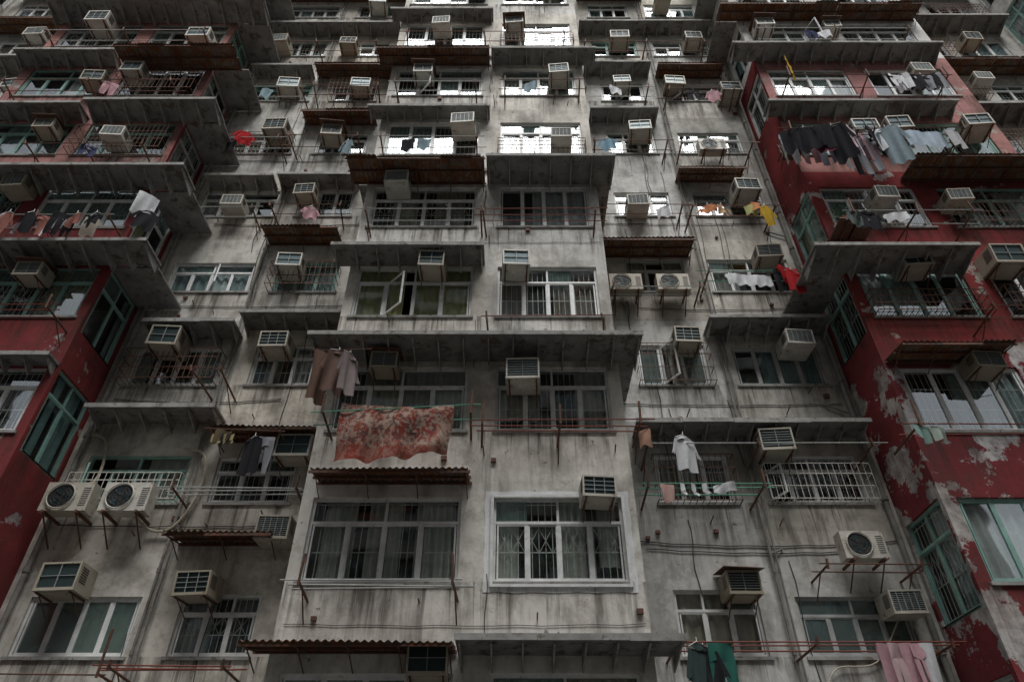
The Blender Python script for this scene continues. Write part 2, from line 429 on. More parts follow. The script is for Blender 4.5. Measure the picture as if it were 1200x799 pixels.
def bay(x0,x1,wins,matfn,side_l=None,side_r=None):
    for n in ROWS:
        s=b_sill(n); zb=s-.72 if n>-1 else .35; zt=s+2.08
        if n==13: zt=TOP+.3
        ops=[(a,b,s,s+1.46,k) for k,(a,b) in enumerate(wins)]
        mid=(wins[0][1]+wins[1][0])/2; lo,hi=min(x0,x1),max(x0,x1)
        if wins[0][0]>wins[1][0]: mid=(wins[1][1]+wins[0][0])/2
        T=tint(.84,1.04)
        wall(B,Mb,lo,mid,zb,zt,ops,matfn(n,'front'),col=T)
        wall(B,Mb,mid,hi,zb,zt,ops,matfn(n,'front'),col=T if R.random()<.5 else tint(.84,1.04))
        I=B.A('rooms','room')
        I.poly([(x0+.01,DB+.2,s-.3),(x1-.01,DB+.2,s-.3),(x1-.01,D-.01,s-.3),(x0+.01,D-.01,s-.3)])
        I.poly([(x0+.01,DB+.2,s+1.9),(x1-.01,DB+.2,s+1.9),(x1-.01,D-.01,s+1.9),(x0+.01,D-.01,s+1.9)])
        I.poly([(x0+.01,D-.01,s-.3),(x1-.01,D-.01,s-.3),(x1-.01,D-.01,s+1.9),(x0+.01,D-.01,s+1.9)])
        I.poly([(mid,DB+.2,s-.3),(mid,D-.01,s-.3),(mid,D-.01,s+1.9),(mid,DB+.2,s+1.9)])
        for o in ops:
            big=(o[1]-o[0])>2.3
            cu=None; os_=None; gr=None; sg=None
            if x0<0<x1:
                if n==2 and o[4]==0: cu=(.58,.54,.28); os_=1; gr=False; sg=[(0,.42),(.5,1)]
                if n==1: gr=True; cu=(.6,.57,.5); sg=[(0,.4),(.7,1)] if o[4] else [(.2,1)]
                if n==0: gr=True; cu=(.66,.63,.56); sg=[(.08,.3),(.38,.62),(.7,.97)] if o[4]==0 else [(.04,.2),(.5,.72),(.8,.97)]
                if n==2 and o[4]==1: gr=True; sg=[(0,.3),(.55,1)]
            window(B,Mb,o[0],o[1],o[2],o[3],4 if o[1]-o[0]>1.7 else 3,
                   'frame' if (x0<0<x1) else R.choice(FG), n<9, curt=cu, opensash=os_ if os_ is not None else (R.randrange(4) if R.random()<.1 and big else None), grille=gr, room=False, segs=sg)
            if n<9 and not (x0<0<x1) and R.random()<.25: cage(B,Mb,o[0]-.05,o[1]+.05,s-.05,s+R.uniform(.5,1.2),R.uniform(.2,.35))
            if n in (4,6) and x0<0<x1 and R.random()<.4: cage(B,Mb,o[0]-.05,o[1]+.05,s-.05,s+R.uniform(.3,.5),R.uniform(.2,.3),'steel')
        for side,X,sg in ((side_l,x0,1),(side_r,x1,-1)):
            Ms=(lambda a,z,d,X=X,sg=sg:(X+sg*d,a,z))
            ops=[]
            if side and side(n): ops=[(DB+.10,D-.10,s-.35,s+1.5)]
            wall(B,Ms,DB,D,zb,zt,ops,matfn(n,'side'),t=.12,col=tint(.85,1.02))
            for o in ops:
                window(B,Ms,*o[:4],2,R.choice(FG),n<9,room=False,sill=False)
    B.A('bay_floor_slabs','slab').box(x0,x1,DB,D,.28,.345)
    B.A('bay_floor_slabs','slab').box(x0-.05,x1+.05,DB-.05,D+3,TOP+.3,TOP+.45)
bay(-3.62,2.12,[(-3.42,-.87),(-.32,1.88)],lambda n,k:'conc_bay')
def lm(n,k):
    if n in (4,5,6) and k=='front': return 'pink'
    return 'red' if n<5 else 'pink' if n<7 else 'conc_bay'
def rm(n,k):
    if n<=1: return 'redpeel'
    if n<=3: return 'red'
    if n<=5: return 'pink' if k=='front' else 'red'
    return 'conc_bay'
bay(-14.7,-9.0,[(-11.55,-9.2),(-14.4,-12.0)],lm,None,lambda n:n!=0)
bay(7.4,13.3,[(7.65,10.0),(10.55,12.9)],rm,lambda n:n in(-1,0,2,3,5,6,8,9),None)
bay(-25.5,-19.2,[(-21.8,-19.5),(-25,-22.4)],lambda n,k:'conc_bay',None,lambda n:True)
bay(18.0,24.5,[(18.3,20.7),(21.4,24)],lambda n,k:'conc_bay',lambda n:True,None)
B.A('roof_slab','slab').box(-27,27,D-.1,D+14,TOP,TOP+.25)
B.A('roof_parapet','conc_flush').box(-27,27,D+.1,D+.3,TOP+.25,TOP+1.3)
B.A('rear_wall','conc_flush').box(-27,27,D+13.6,D+14,GZ,TOP)
def surround(x0,x1,z0,z1,ox0,ox1,oz0,oz1):
    W=B.A('painted_surround','white'); y0,y1=DB-.010,DB-.003
    n=26
    def ring(t):
        s=int(t)%4; f=t-int(t)
        O=[(x0,z0),(x1,z0),(x1,z1),(x0,z1)]; I=[(ox0,oz0),(ox1,oz0),(ox1,oz1),(ox0,oz1)]
        return [O[s][k]*(1-f)+O[(s+1)%4][k]*f for k in (0,1)],[I[s][k]*(1-f)+I[(s+1)%4][k]*f for k in (0,1)]
    pts=[]
    for k in range(4*n):
        o,i=ring(k/n); j=.008*math.sin(k*.9)+R.uniform(-.006,.006)
        s=(k//n)%4; o=(o[0]+(j if s in(1,3) else 0), o[1]+(j if s in(0,2) else 0)); pts.append((o,i))
    for k in range(4*n):
        (o,i),(o2,i2)=pts[k],pts[(k+1)%(4*n)]
        W.poly([(o[0],y0,o[1]),(o2[0],y0,o2[1]),(i2[0],y0,i2[1]),(i[0],y0,i[1])])
surround(-.46,2.0,3.68,5.42,-.36,1.92,3.76,5.34)
F=B.A('window_frames','frame')
for x0,x1 in ((-.36,-.31),(1.87,1.92)): F.box(x0,x1,DB-.05,DB+.01,3.76,5.34)
F.box(-.31,1.87,DB-.05,DB+.01,5.29,5.34); F.box(-.31,1.87,DB-.05,DB+.01,3.76,3.80)
for n in ROWS:
    z=b_sill(n)-.72
    if n%2==0 and n>0: B.A('string_courses','slabedge').box(-3.65,2.15,DB-.07,DB-.004,z-.03,z+.05)
for n in (-1,1,3,5,7,9,11):
    z=b_sill(n)+1.6
    if n==1: canopy(B,-3.88,2.49,9.98,DB,z)
    elif n==-1: canopy(B,-3.84,-.84,10.05,DB,z+.2,'corr'); canopy(B,-.80,2.45,9.98,DB,z+.1)
    elif n==7: canopy(B,-3.9,2.4,10.35,DB,z+.1,'slab')
    elif n==3: canopy(B,-4.0,-.66,9.95,DB,z+.02,'corr'); canopy(B,-.62,2.5,9.98,DB,z-.03)
    else: canopy(B,-4.0,-.66,10.2,DB,z+.1,'corr'); canopy(B,-.62,2.5,10.3,DB,z+.08)
canopy(B,-3.93,-.61,10.2,DB,b_sill(2)+1.5)
for n in (4,6,8): canopy(B,-3.93,-.61,10.42,DB,b_sill(n)+1.62)
canopy(B,-3.38,-.72,10.2,DB,b_sill(0)+1.77,'corr')
for n in (1,3):
    z=b_sill(n)+1.6-.03*(n>1)
    B.A('canopy_slabs','slab').box(2.125,2.46,DB+.03,D-.02,z,z+.05)
    B.A('canopy_slabs','slab').box(-3.85,-3.625,DB+.03,D-.02,z,z+.05)
for n in range(1,12):
    z=b_sill(n)+1.5 if n!=3 else b_sill(n)+1.35
    if n==1: canopy(B,-14.6,-9.0,10.45,DB,z-.02); continue
    if n in (4,7): canopy(B,-11.5,-7.95,10.15,DB,z-.0); canopy(B,-14.8,-11.7,10.3,DB,z+.08)
    elif n==5: canopy(B,-11.6,-8.1,9.98,DB,z-.1,'corr'); canopy(B,-14.8,-11.8,10.3,DB,z+.1)
    else: canopy(B,-14.9,-7.9,10.08,DB,z-.0)
    B.A('canopy_slabs','slab').box(-8.995,-7.95,DB+.03,D-.02,z-.05,z)
canopy(B,6.43,9.95,9.98,DB,b_sill(2)+1.25)
B.A('canopy_slabs','slab').box(6.45,7.39,DB+.03,D-.02,b_sill(2)+1.25,b_sill(2)+1.30)
canopy(B,7.45,9.6,10.1,DB,b_sill(1)+1.62,'corr')
canopy(B,9.8,13.1,9.98,DB,b_sill(3)+1.75,'corr')
canopy(B,7.0,12.2,10.35,DB,b_sill(4)+1.75)
canopy(B,6.6,12.9,10.25,DB,b_sill(5)+1.9,'slab')
for n in (6,7,8,9,10): 
    canopy(B,6.7,13.2,10.2,DB,b_sill(n)+1.68, 'slab' if n%2 else 'corr')
    B.A('canopy_slabs','slab').box(6.7,7.39,DB+.03,D-.02,b_sill(n)+1.6,b_sill(n)+1.65)
for (x0,x1,z,k) in [(-8.7,-6.05,7.7,'slab'),(-6.0,-3.9,7.3,'corr'),(-8.3,-6.25,9.99,'slab'),(-6.2,-3.73,10.25,'slab'),
    (-6.35,-4.4,13.2,'corr'),(-8.5,-6.6,15.4,'slab'),(-6.5,-4.3,15.45,'slab'),(-6.4,-4.2,18.6,'corr'),(-8.6,-6.6,21.2,'slab'),(-6.5,-3.8,21.3,'corr'),
    (-8.6,-4.0,24.1,'slab'),(-8.6,-4,26.8,'corr'),(2.5,7.2,7.34,'slab'),(4.46,7.24,10.1,'slab'),(2.17,4.56,12.75,'corr'),(4.66,6.5,15.8,'corr'),
    (2.4,4.5,18.7,'slab'),(4.8,7.0,21.3,'corr'),(2.4,4.6,21.4,'slab'),(2.4,7.1,24.2,'slab'),(2.5,5,26.9,'corr'),(-6.2,-4.3,5.1,'corr')]:
    yf=11.62 if k=='slab' else 11.55
    if z>15: yf+=.14
    canopy(B,x0,x1,yf,D,z,k)
for n in range(1,12):
    canopy(B,-18.9,-15.0,11.6,D,fl_sill(n)+1.6,R.choice(['slab','corr'])); canopy(B,13.7,17.7,11.6,D,fl_sill(n)+1.6,R.choice(['slab','corr']))
    canopy(B,-25.4,-19.3,10.1,DB,b_sill(n)+1.6); canopy(B,18.1,24.4,10.1,DB,b_sill(n)+1.6)
P=B.A('drain_pipes','pipe')
for x,y,r in ((-3.8,D-.09,.05),(-8.78,D-.09,.05),(2.3,D-.09,.05),(7.22,D-.09,.05),(4.75,D-.07,.028),(-6.4,D-.07,.028),(-6.3,D-.06,.018),(4.85,D-.06,.018),(13.5,D-.09,.05),(-14.9,D-.09,.05),(-4.0,D-.06,.025)):
    P.rod((x,y,GZ),(x+.02,y,TOP),r,10)
    for k in range(28): P.rod((x,y,.3+k*1.4),(x,y,.38+k*1.4),r*1.35,10)
for (x0,x1,z0,z1) in ((7.2,6.7,8.15,7.9),(-8.75,-8.4,10.9,10.7),(7.2,6.8,13.6,13.4),(2.3,2.7,16.5,16.3),(4.75,5.0,4.95,4.85)):
    P.rod((x0,D-.06,z1),(x1,D-.05,z0),.018,8); P.rod((x1,D-.05,z0),(x1,D+.05,z0),.018,8)
K=B.A('cables','black')
def cable(x0,x1,z,y,sag=.08,r=.009):
    n=14
    K.tube([(x0+(x1-x0)*i/n,y,z-sag*4*(i/n)*(1-i/n)+.01*math.sin(i*2.3)) for i in range(n+1)],r)
for (x0,x1,z) in [(-8.6,-3.8,5.4),(-8.6,-5,8.3),(2.3,7.2,5.2),(2.4,7.1,8.2),(3,7,11.05),(-8.5,-4,11.0),(2.4,6.9,14.0),(-8.4,-4,16.7),(-8,-4,13.9),(2.4,7,17),(2.5,7,4.9)]:
    cable(x0,x1,z+R.uniform(-.1,.1),D-.02,R.uniform(.02,.1))
for (z) in (3.2,8.85,11.7,14.5): cable(-3.5,2.05,z,DB-.015,R.uniform(.0,.06),.005)
for i in range(34):
    x=R.choice([R.uniform(-8.8,-4),R.uniform(2.3,7.2)]); z=R.uniform(3,22); L=R.uniform(.8,3)
    K.tube([(x+.03*math.sin(k*1.3),D-.015,z-L*k/6) for k in range(7)],.008)
for i in range(10):
    x=R.uniform(-.85,-.35); z=R.uniform(3,22); L=R.uniform(.5,1.5)
    K.tube([(x+.02*math.sin(k*1.3),DB-.015,z-L*k/6) for k in range(7)],.006)
S=B.A('wall_fittings','steel')
for i in range(110):
    f=R.random()<.4
    if f: x=R.uniform(-3.5,2.0); y=DB; z=b_sill(R.randint(-1,7))-R.uniform(.1,.65)
    else: x=R.choice([R.uniform(-8.8,-4),R.uniform(2.3,7.2)]); y=D; z=fl_sill(R.randint(0,8))-R.uniform(.2,.9)
    if R.random()<.7: S.rod((x,y,z),(x+R.uniform(-.03,.03),y-R.uniform(.1,.35),z+R.uniform(-.02,.05)),.012)
    else: w_=R.uniform(.03,.06); S.box(x-w_,x+w_,y-.06,y-.003,z-w_*.8,z+w_*.8)
H=B.A('drain_hoses','hose')
def hose(pts,r=.02):
    q=[]; V=[Vector(p) for p in pts]; V=[V[0]]+V+[V[-1]]
    for i in range(1,len(V)-2):
        for k in range(6):
            t=k/6; a,b,c,d=V[i-1:i+3]
            q.append(.5*((2*b)+(c-a)*t+(2*a-5*b+4*c-d)*t*t+(3*b-a-3*c+d)*t**3))
    q.append(V[-2]); H.tube(q,r)
hose([(-7.2,11.9,5.6),(-6.8,12.2,5.3),(-6.35,12.2,5.4),(-6.1,12.22,6.2),(-6.25,12.22,6.9),(-6.7,12.22,7.05)],.028)
hose([(-8.4,11.9,5.6),(-8.2,12.2,6.4),(-8.35,12.22,7.2),(-8.7,12.22,7.4)],.028)
hose([(6.7,12.2,3.7),(6.1,12.24,3.0),(5.4,12.24,2.9),(5.1,12.24,2.5)],.012)
B.finish()

# ------------------------------------------------------------ courtyard: other blocks
def block(name, Mx, a0,a1,H,mat):
    Q=Building(name); ops=[]
    nrow=int((H-3)/2.8)
    for n in range(nrow):
        x=a0+1
        while x<a1-2.6:
            ops.append((x,x+2.0,1.9+2.8*n,3.2+2.8*n)); x+=3.1
    wall(Q,Mx,a0,a1,GZ,H,ops,mat,col=(.85,.85,.85))
    for o in ops:
        Q.A('window_glass','glassf').poly([Mx(o[0],o[2],.1),Mx(o[1],o[2],.1),Mx(o[1],o[3],.1),Mx(o[0],o[3],.1)])
        for k in range(5): 
            x=o[0]+k*(o[1]-o[0]-.05)/4; mbox(Q.A('window_frames','frame'),Mx,x,x+.05,o[2],o[3],.04,.098)
    for n in range(nrow):
        mbox(Q.A('canopies','slab'),Mx,a0+.5,a1-.5,3.5+2.8*n,3.58+2.8*n,-.6,-.003)
    mbox(Q.A('roof','slab'),Mx,a0,a1,H,H+.3,-.1,12)
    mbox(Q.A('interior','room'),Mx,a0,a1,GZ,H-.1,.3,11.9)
    mbox(Q.A('entrance_door','shutter'),Mx,(a0+a1)/2-1,(a0+a1)/2+1,GZ,.8,-.05,-.003)
    Q.finish()
block('opposite_apartment_block', lambda a,z,d:(a,-15-d,z), -27,27,45.0,'conc_flush')
block('side_apartment_block', lambda a,z,d:(-32-d,a,z), -15,12.3,36.0,'conc_flush')
block('side_apartment_block', lambda a,z,d:(32+d,a,z), -15,12.3,36.0,'conc_flush')
g=Acc(); g.poly([(-1500,-1500,GZ-.008),(1500,-1500,GZ-.008),(1500,1500,GZ-.008),(-1500,1500,GZ-.008)]); obj('ground',g.mesh('ground',[MAT['asphalt']]))
g=Acc(); g.poly([(-32,-15,GZ-.004),(32,-15,GZ-.004),(32,12.3,GZ-.004),(-32,12.3,GZ-.004)]); obj('courtyard_paving',g.mesh('courtyard_paving',[MAT['paving']]))

# ------------------------------------------------------------ air conditioners
def ac_mesh(w,h,dp,style,shield=False):
    a=Acc()
    y=-dp; fr=.03
    a.box(-w/2,w/2,y+.035,0.05,0,h)
    a.box(-w/2,-w/2+fr,y,y+.035,0,h); a.box(w/2-fr,w/2,y,y+.035,0,h)
    a.box(-w/2+fr,w/2-fr,y,y+.035,0,fr); a.box(-w/2+fr,w/2-fr,y,y+.035,h-fr,h)
    a.poly([(-w/2+fr,y+.033,fr),(w/2-fr,y+.033,fr),(w/2-fr,y+.033,h-fr),(-w/2+fr,y+.033,h-fr)],mi=1)
    nv={0:3,1:5,2:2,3:2}[style]
    for i in range(1,nv):
        x=-w/2+fr+(w-2*fr)*i/nv; a.box(x-.005,x+.005,y+.006,y+.03,fr,h-fr,mi=2)
    nh={0:3,1:9,2:6,3:1}[style]
    for i in range(1,nh+1):
        z=fr+(h-2*fr)*i/(nh+1); a.box(-w/2+fr,w/2-fr,y+.010,y+.028,z-.004,z+.004,mi=2)
    for sx in (-1,1):
        for k in range(7):
            z=h*.3+k*h*.085
            x=sx*(w/2+.004)
            a.box(min(x,x-sx*.003),max(x,x-sx*.003),y+.07,y+.07+dp*.38,z,z+h*.04,mi=4)
    a.box(-w/2-.008,w/2+.008,y-.006,0,-.022,-.002)
    a.box(-w/2+.05,w/2-.05,y+.06,-.05,-.030,-.0225,mi=0)
    a.rod((w*.3,y+.08,-.02),(w*.3,y+.08,-.09),.011)
    if shield: a.box8([(-w*.62,y-.15,h+.01),(w*.62,y-.13,h-.01),(w*.62,0,h+.09),(-w*.62,0,h+.09),(-w*.62,y-.15,h+.02),(w*.62,y-.13,h),(w*.62,0,h+.10),(-w*.62,0,h+.10)],mi=3)
    if style!=1:
        for sx in (-1,1):
            x=sx*(w/2-.06)
            a.box(x-.014,x+.014,y+.02,0,-.056,-.031,mi=3); a.rod((x,0,-.30),(x,y+.12,-.05),.010,mi=3)
    return a.mesh('air_conditioner',[MAT[k] for k in('ac','acfin','acgr','steel','black')])
ACM=[ac_mesh(.62,.42,.58,0),ac_mesh(.60,.40,.55,1),ac_mesh(.64,.42,.60,2),ac_mesh(.56,.38,.50,2,True),ac_mesh(.62,.44,.58,3),ac_mesh(.66,.45,.52,3),ac_mesh(.60,.40,.62,1)]
ac_b=[(-2.47,7.83),(.22,7.47),(-1.74,10.5),(.07,10.5),(-2.78,13.3),(-1.27,15.7),(1.28,15.1),(-2.57,18.4),(1.38,18.3),(.1,21.3),(1.43,5.1),(-1.23,2.4),
 (-10.4,10.3),(-12.0,13.2),(-12.4,15.7),(-10.4,15.2),(-12,18.0),(-11.0,18.4),(-9.6,20.3),(-13,21.2),(9.13,7.8),(8.8,10.5),(10.75,10.55),(8.84,12.75),(10.6,12.7),
 (9.3,15.5),(10.17,15.5),(11.8,18.3),(7.95,21.1),(10.07,21.1),(-2.2,21.2),(12.3,15.6),(8.2,24),(-10.5,24),(-1.2,24),(1.4,24.2)]
ac_f=[(-7.86,4.05),(-5.48,4.0),(-4.31,6.7),(-4.35,5.0),(-7.74,9.4),(-5.3,9.4),(-5.5,11.9),(-7.48,14.2),(-5.6,14.7),(-7.0,17.5),(-5.37,17.4),(-8.0,22.7),(-5.66,22.7),
 (4.0,4.0),(6.73,3.7),(5.27,6.8),(3.91,9.5),(6.35,9.4),(6.42,12.25),(3.37,14.2),(6.35,14.7),(3.85,17.6),(3.55,20.2),(5.24,20.2),(6.9,19.6),(3.75,23),(6.3,23),(-7.2,20.0),(-4.9,20.1),(-16,20),(-16.5,23),(15.2,20.3),(16,23),(-5,25.6),(5.6,25.8)]
for lst,y in ((ac_b,DB),(ac_f,D)):
    for x,z in lst:
        o=obj('air_conditioner',R.choice(ACM),None,(x,y-.003,z)); o.rotation_euler=(R.uniform(-.01,.08),R.uniform(-.04,.04),R.uniform(-.07,.07))
        s=R.uniform(.88,1.1); o.scale=(s,s*R.uniform(.9,1.05),s*R.uniform(.92,1.08))

def condenser_mesh():
    a=Acc(); w,h,dp=.86,.56,.30; y=-dp
    a.box(-w/2,w/2,y,0,0,h)
    cx,cz,r=-.1,h/2,.235; k=28
    a.poly([(cx+r*math.cos(2*math.pi*i/k),y-.004,cz+r*math.sin(2*math.pi*i/k)) for i in range(k)],mi=4)
    for b in range(3):
        t=b*2.094; pts=[]
        for u,rr in ((-.35,.05),(-.5,.2),(.35,.2),(.3,.05)):
            pts.append((cx+rr*math.cos(t+u),y-.010-(.008 if u>0 else 0),cz+rr*math.sin(t+u)))
        a.poly(pts,mi=1)
    for rr in (.06,.12,.18,.245):
        pts=[(cx+rr*math.cos(2*math.pi*i/24),y-.028,cz+rr*math.sin(2*math.pi*i/24)) for i in range(25)]
        a.tube(pts,.004 if rr<.24 else .014,mi=0 if rr>.24 else 4)
    for i in range(6):
        t=i*math.pi/3; a.rod((cx+.05*math.cos(t),y-.026,cz+.05*math.sin(t)),(cx+.245*math.cos(t),y-.02,cz+.245*math.sin(t)),.004,4,mi=4)
    for i in range(9): a.box(w/2-.17,w/2-.04,y-.004,y-.001,.1+i*.042,.115+i*.042,mi=4)
    for sx in (-1,1):
        x=sx*.3
        a.box(x-.02,x+.02,y-.05,.25,-.05,-.004,mi=3); a.rod((x,.25,-.5),(x,y,-.05),.015,mi=3)
    return a.mesh('outdoor_condenser_unit',[MAT[k] for k in('ac','acfin','acgr','steel','black')])
CM=condenser_mesh()
for x,y,z,s in ((-8.32,D-.25,5.48,1.02),(-7.22,D-.25,5.48,1.02),(6.3,D-.25,4.6,.9),(2.72,D-.25,11.1,.9),(3.85,D-.25,11.1,.9),(5.8,D-.25,16.6,.9)):
    o=obj('outdoor_condenser_unit',CM,None,(x,y,z)); o.scale=(s,s,s)

# ------------------------------------------------------------ drying racks
def rack(x0,x1,y,z,proj=.9,nb=2,bar='palebar',tilt=.0,over=.15,up=.12):
    a=Acc()
    n=2 if x1-x0<2.6 else 3
    for i in range(n):
        x=x0+(x1-x0)*i/(n-1); t=R.uniform(-.06,.06)
        a.rod((x,y,z),(x+t,y-proj,z+.03),.022,6,0)
        if R.random()<.5: a.rod((x,y,z-.35),(x+t*.5,y-proj*.55,z),.012,6,0)
        a.rod((x+t,y-proj,z-.03),(x+t*1.6,y-proj-.02,z+up*R.uniform(.8,1.4)),.022,6,0)
    for k in range(nb):
        yy=y-proj*(1-k*.42/max(1,nb-1)) if nb>1 else y-proj
        zz=z+.045+R.uniform(-.01,.03)
        a.rod((x0-over*R.uniform(.5,2),yy+.02,zz-tilt),(x1+over*R.uniform(.5,2),yy+.02,zz+tilt+R.uniform(-.03,.03)),.012,6,1)
    obj('drying_rack',a.mesh('drying_rack',[MAT['steel'],MAT[bar]]))
rack(-.55,2.2,DB,6.3,.85,3,'redbar',up=.3)
rack(-3.3,-.75,DB,6.45,.95,2,'greenbar',tilt=.07,up=.3)
rack(-3.2,-.85,DB,3.55,.8,3,'palebar',up=.35)
rack(-.5,1.9,DB,9.05,.4,1,'redbar')
rack(-3.3,-.7,DB,11.9,.8,2,'palebar'); rack(-.6,1.9,DB,11.9,.8,3,'redbar')
rack(-3.3,-.9,DB,14.7,.8,2,'palebar'); rack(-.2,1.9,DB,17.5,.7,2,'steel'); rack(-3.2,-1,DB,17.4,.7,2,'palebar'); rack(-3.2,1.6,DB,20.2,.7,2,'steel')
rack(-6.25,-4.0,D,5.75,.9,3,'palebar',up=.25); rack(-6.3,-4.5,D,2.7,.9,3,'redbar'); rack(-8.5,-6.4,D,2.6,.9,1,'steel',up=.5)
rack(-6.5,-6.0,D,8.3,1.1,1,'steel'); rack(-8.3,-6.6,D,16.6,.9,2,'palebar'); rack(-6.3,-4.4,D,16.7,.9,2,'steel'); rack(-6.2,-4.5,D,13.8,.8,2,'steel'); rack(-8.4,-6.7,D,13.7,.8,2,'palebar')
rack(-8.3,-6.5,D,19.4,.8,2,'palebar'); rack(-6.2,-4.2,D,19.5,.8,2,'steel'); rack(-8.4,-4.6,D,22.2,.8,2,'steel')
rack(2.5,4.6,D,5.75,1.0,3,'greenbar',up=.3); rack(2.6,6.9,D,6.6,1.0,1,'palebar'); rack(2.6,6.9,D,3.0,1.0,3,'redbar'); rack(5.4,7.0,D,4.35,.75,2,'steel')
rack(4.6,6.8,D,11.3,.9,2,'greenbar'); rack(4.6,6.7,D,13.65,.9,2,'redbar'); rack(2.3,4.4,D,11.0,.7,2,'palebar'); rack(2.4,4.4,D,16.6,.8,2,'steel'); rack(4.8,6.8,D,16.5,.8,2,'palebar')
rack(2.3,4.2,D,19.4,.8,2,'palebar'); rack(4.8,6.9,D,19.3,.8,2,'steel'); rack(2.4,6.5,D,22.2,.8,2,'steel'); rack(2.4,4.4,D,13.8,.8,2,'steel')
rack(7.6,10.3,DB,11.75,.9,2,'palebar',up=.3); rack(6.9,11.2,DB,14.75,1.0,3,'steel',up=.3); rack(7.6,12,DB,17.4,.9,2,'steel',up=.3)
rack(6.9,9.3,DB,6.15,1.0,2,'redbar',up=.35); rack(9.5,12,DB,8.9,.9,2,'steel'); rack(-12,-8.9,DB,11.6,.9,2,'palebar'); rack(-12,-9.2,DB,9.0,.8,3,'redbar',up=.3)
rack(-12,-9.2,DB,14.4,.8,2,'steel'); rack(-14,-9.3,DB,17.3,.8,2,'steel'); rack(8.2,11,DB,3.2,.9,2,'steel',up=.4); rack(-12,-9.6,DB,5.9,.8,2,'redbar'); rack(7.6,12,DB,20.2,.8,2,'palebar'); rack(-14,-9.3,DB,20.1,.8,2,'palebar')

# ------------------------------------------------------------ laundry
def strip(a, top, bot, nx, nz, col, ph, amp=.03, y0=0):
    g=[]
    for j in range(nz+1):
        t=j/nz; row=[]
        for i in range(nx+1):
            s=i/nx
            x=(top[0]*(1-s)+top[1]*s)*(1-t)+(bot[0]*(1-s)+bot[1]*s)*t
            z=top[2]*(1-t)+bot[2]*t+.02*math.sin(s*7+ph)*t
            y=y0+amp*(.25+t)*math.sin(x*26+ph+t*1.1)+amp*.6*math.sin(x*11+ph*2+t*2.6)
            row.append(len(a.v)); a.v.append((x,y,z))
        g.append(row)
    for j in range(nz):
        for i in range(nx):
            a.f.append((g[j][i],g[j][i+1],g[j+1][i+1],g[j+1][i])); a.c.append(col); a.m.append(0)
def garment(kind,x,y,z,col,w=None,h=None,rot=None):
    a=Acc(); ph=R.random()*6
    if kind=='shirt':
        w=w or .46; h=h or .68
        strip(a,(-w*.2,w*.2,0),(-w*.5,w*.5,-.09),10,2,col,ph,.015)
        strip(a,(-w*.5,w*.5,-.09),(-w*.52,w*.52,-h),14,9,col,ph)
        for s in (-1,1):
            c2=tuple(c*.9 for c in col)
            xs=sorted((s*w*.5,s*w*.36)); xe=sorted((s*w*.80,s*w*.60))
            strip(a,(xs[0],xs[1],-.09),(xe[0],xe[1],-.09-h*.48),4,6,c2,ph+1,.02,-.012)
        a.tube([(-w*.45,0,-.06),(0,0,.03),(w*.45,0,-.06)],.005); a.rod((0,0,.02),(0,0,.09),.004)
        nm='laundry_shirt'
    elif kind=='trousers':
        w=w or .38; h=h or .95
        strip(a,(-w/2,w/2,0),(-w*.55,w*.55,-h*.28),10,3,col,ph,.02)
        strip(a,(-w*.55,-w*.02,-h*.28),(-w*.5,-w*.12,-h),6,8,col,ph,.025)
        strip(a,(w*.02,w*.55,-h*.28),(w*.12,w*.5,-h*.98),6,8,col,ph+2,.025)
        nm='laundry_trousers'
    elif kind=='sock':
        w=.09; h=h or .22
        strip(a,(-w/2,w/2,0),(-w/2,w/2,-h*.7),3,4,col,ph,.01)
        strip(a,(-w/2,w/2,-h*.7),(w*.1,w*1.3,-h),3,3,col,ph,.01)
        nm='laundry_sock'
    elif kind=='blanket':
        nx,nz=60,26; g=[]
        for j in range(nz+1):
            t=j/nz; row=[]
            for i in range(nx+1):
                s=i/nx; X=(s-.5)*w*(1-.03*t+.02*math.sin(t*5))
                Z=-t*h*(.95+.03*math.sin(s*4.2+.6)-.14*s)-.05*math.sin(s*math.pi)
                Y=.06*math.sin(s*19+t*1.8)*(.3+t)+.03*math.sin(s*37+t*3)*t+.02*math.sin(t*9+s*4)
                row.append(len(a.v)); a.v.append((X,Y,Z+.004*math.sin(s*60)*t))
            g.append(row)
        for j in range(nz):
            for i in range(nx): a.f.append((g[j][i],g[j][i+1],g[j+1][i+1],g[j+1][i])); a.c.append(col); a.m.append(0)
        strip(a,(-w/2,w/2,-.0),(-w*.49,w*.47,-h*.45),40,6,col,ph,.02,.07)
        nm='patterned_blanket'
    else:
        w=w or .5; h=h or .6; nx=max(8,int(w*30))
        strip(a,(-w/2,w/2,0),(-w*.48,w*.49,-h*R.uniform(.9,1.05)),nx,12,col,ph,.03)
        strip(a,(-w/2,w/2,0),(-w*.49,w*.47,-h*.3),nx,4,col,ph,.02,.05)
        nm='laundry_towel'
    me=a.mesh(nm,[MAT['blanket' if kind=='blanket' else 'cloth']],smooth=True)
    o=obj(nm,me,None,(x,y,z)); o.rotation_euler=(R.uniform(-.06,.06),R.uniform(-.05,.05),rot if rot is not None else R.uniform(-.5,.5)); return o
bl=garment('blanket',-1.98,9.92,6.60,(1,1,1),1.95,1.15,0); bl.rotation_euler=(0,.035,0)
garment('towel',-3.45,9.95,7.75,(.22,.14,.11),.4,1.0,1.0); garment('shirt',-3.2,9.95,7.8,(.20,.13,.11),.4,.95,.8); garment('shirt',-2.98,9.95,7.75,(.30,.25,.25),.4,.9,1.1)
P0=Acc(); P0.rod((-3.7,9.95,7.8),(-2.6,9.95,7.85),.012); P0.rod((-3.66,10.86,7.75),(-3.66,9.9,7.82),.015); obj('clothes_pole',P0.mesh('clothes_pole',[MAT['steel']]))
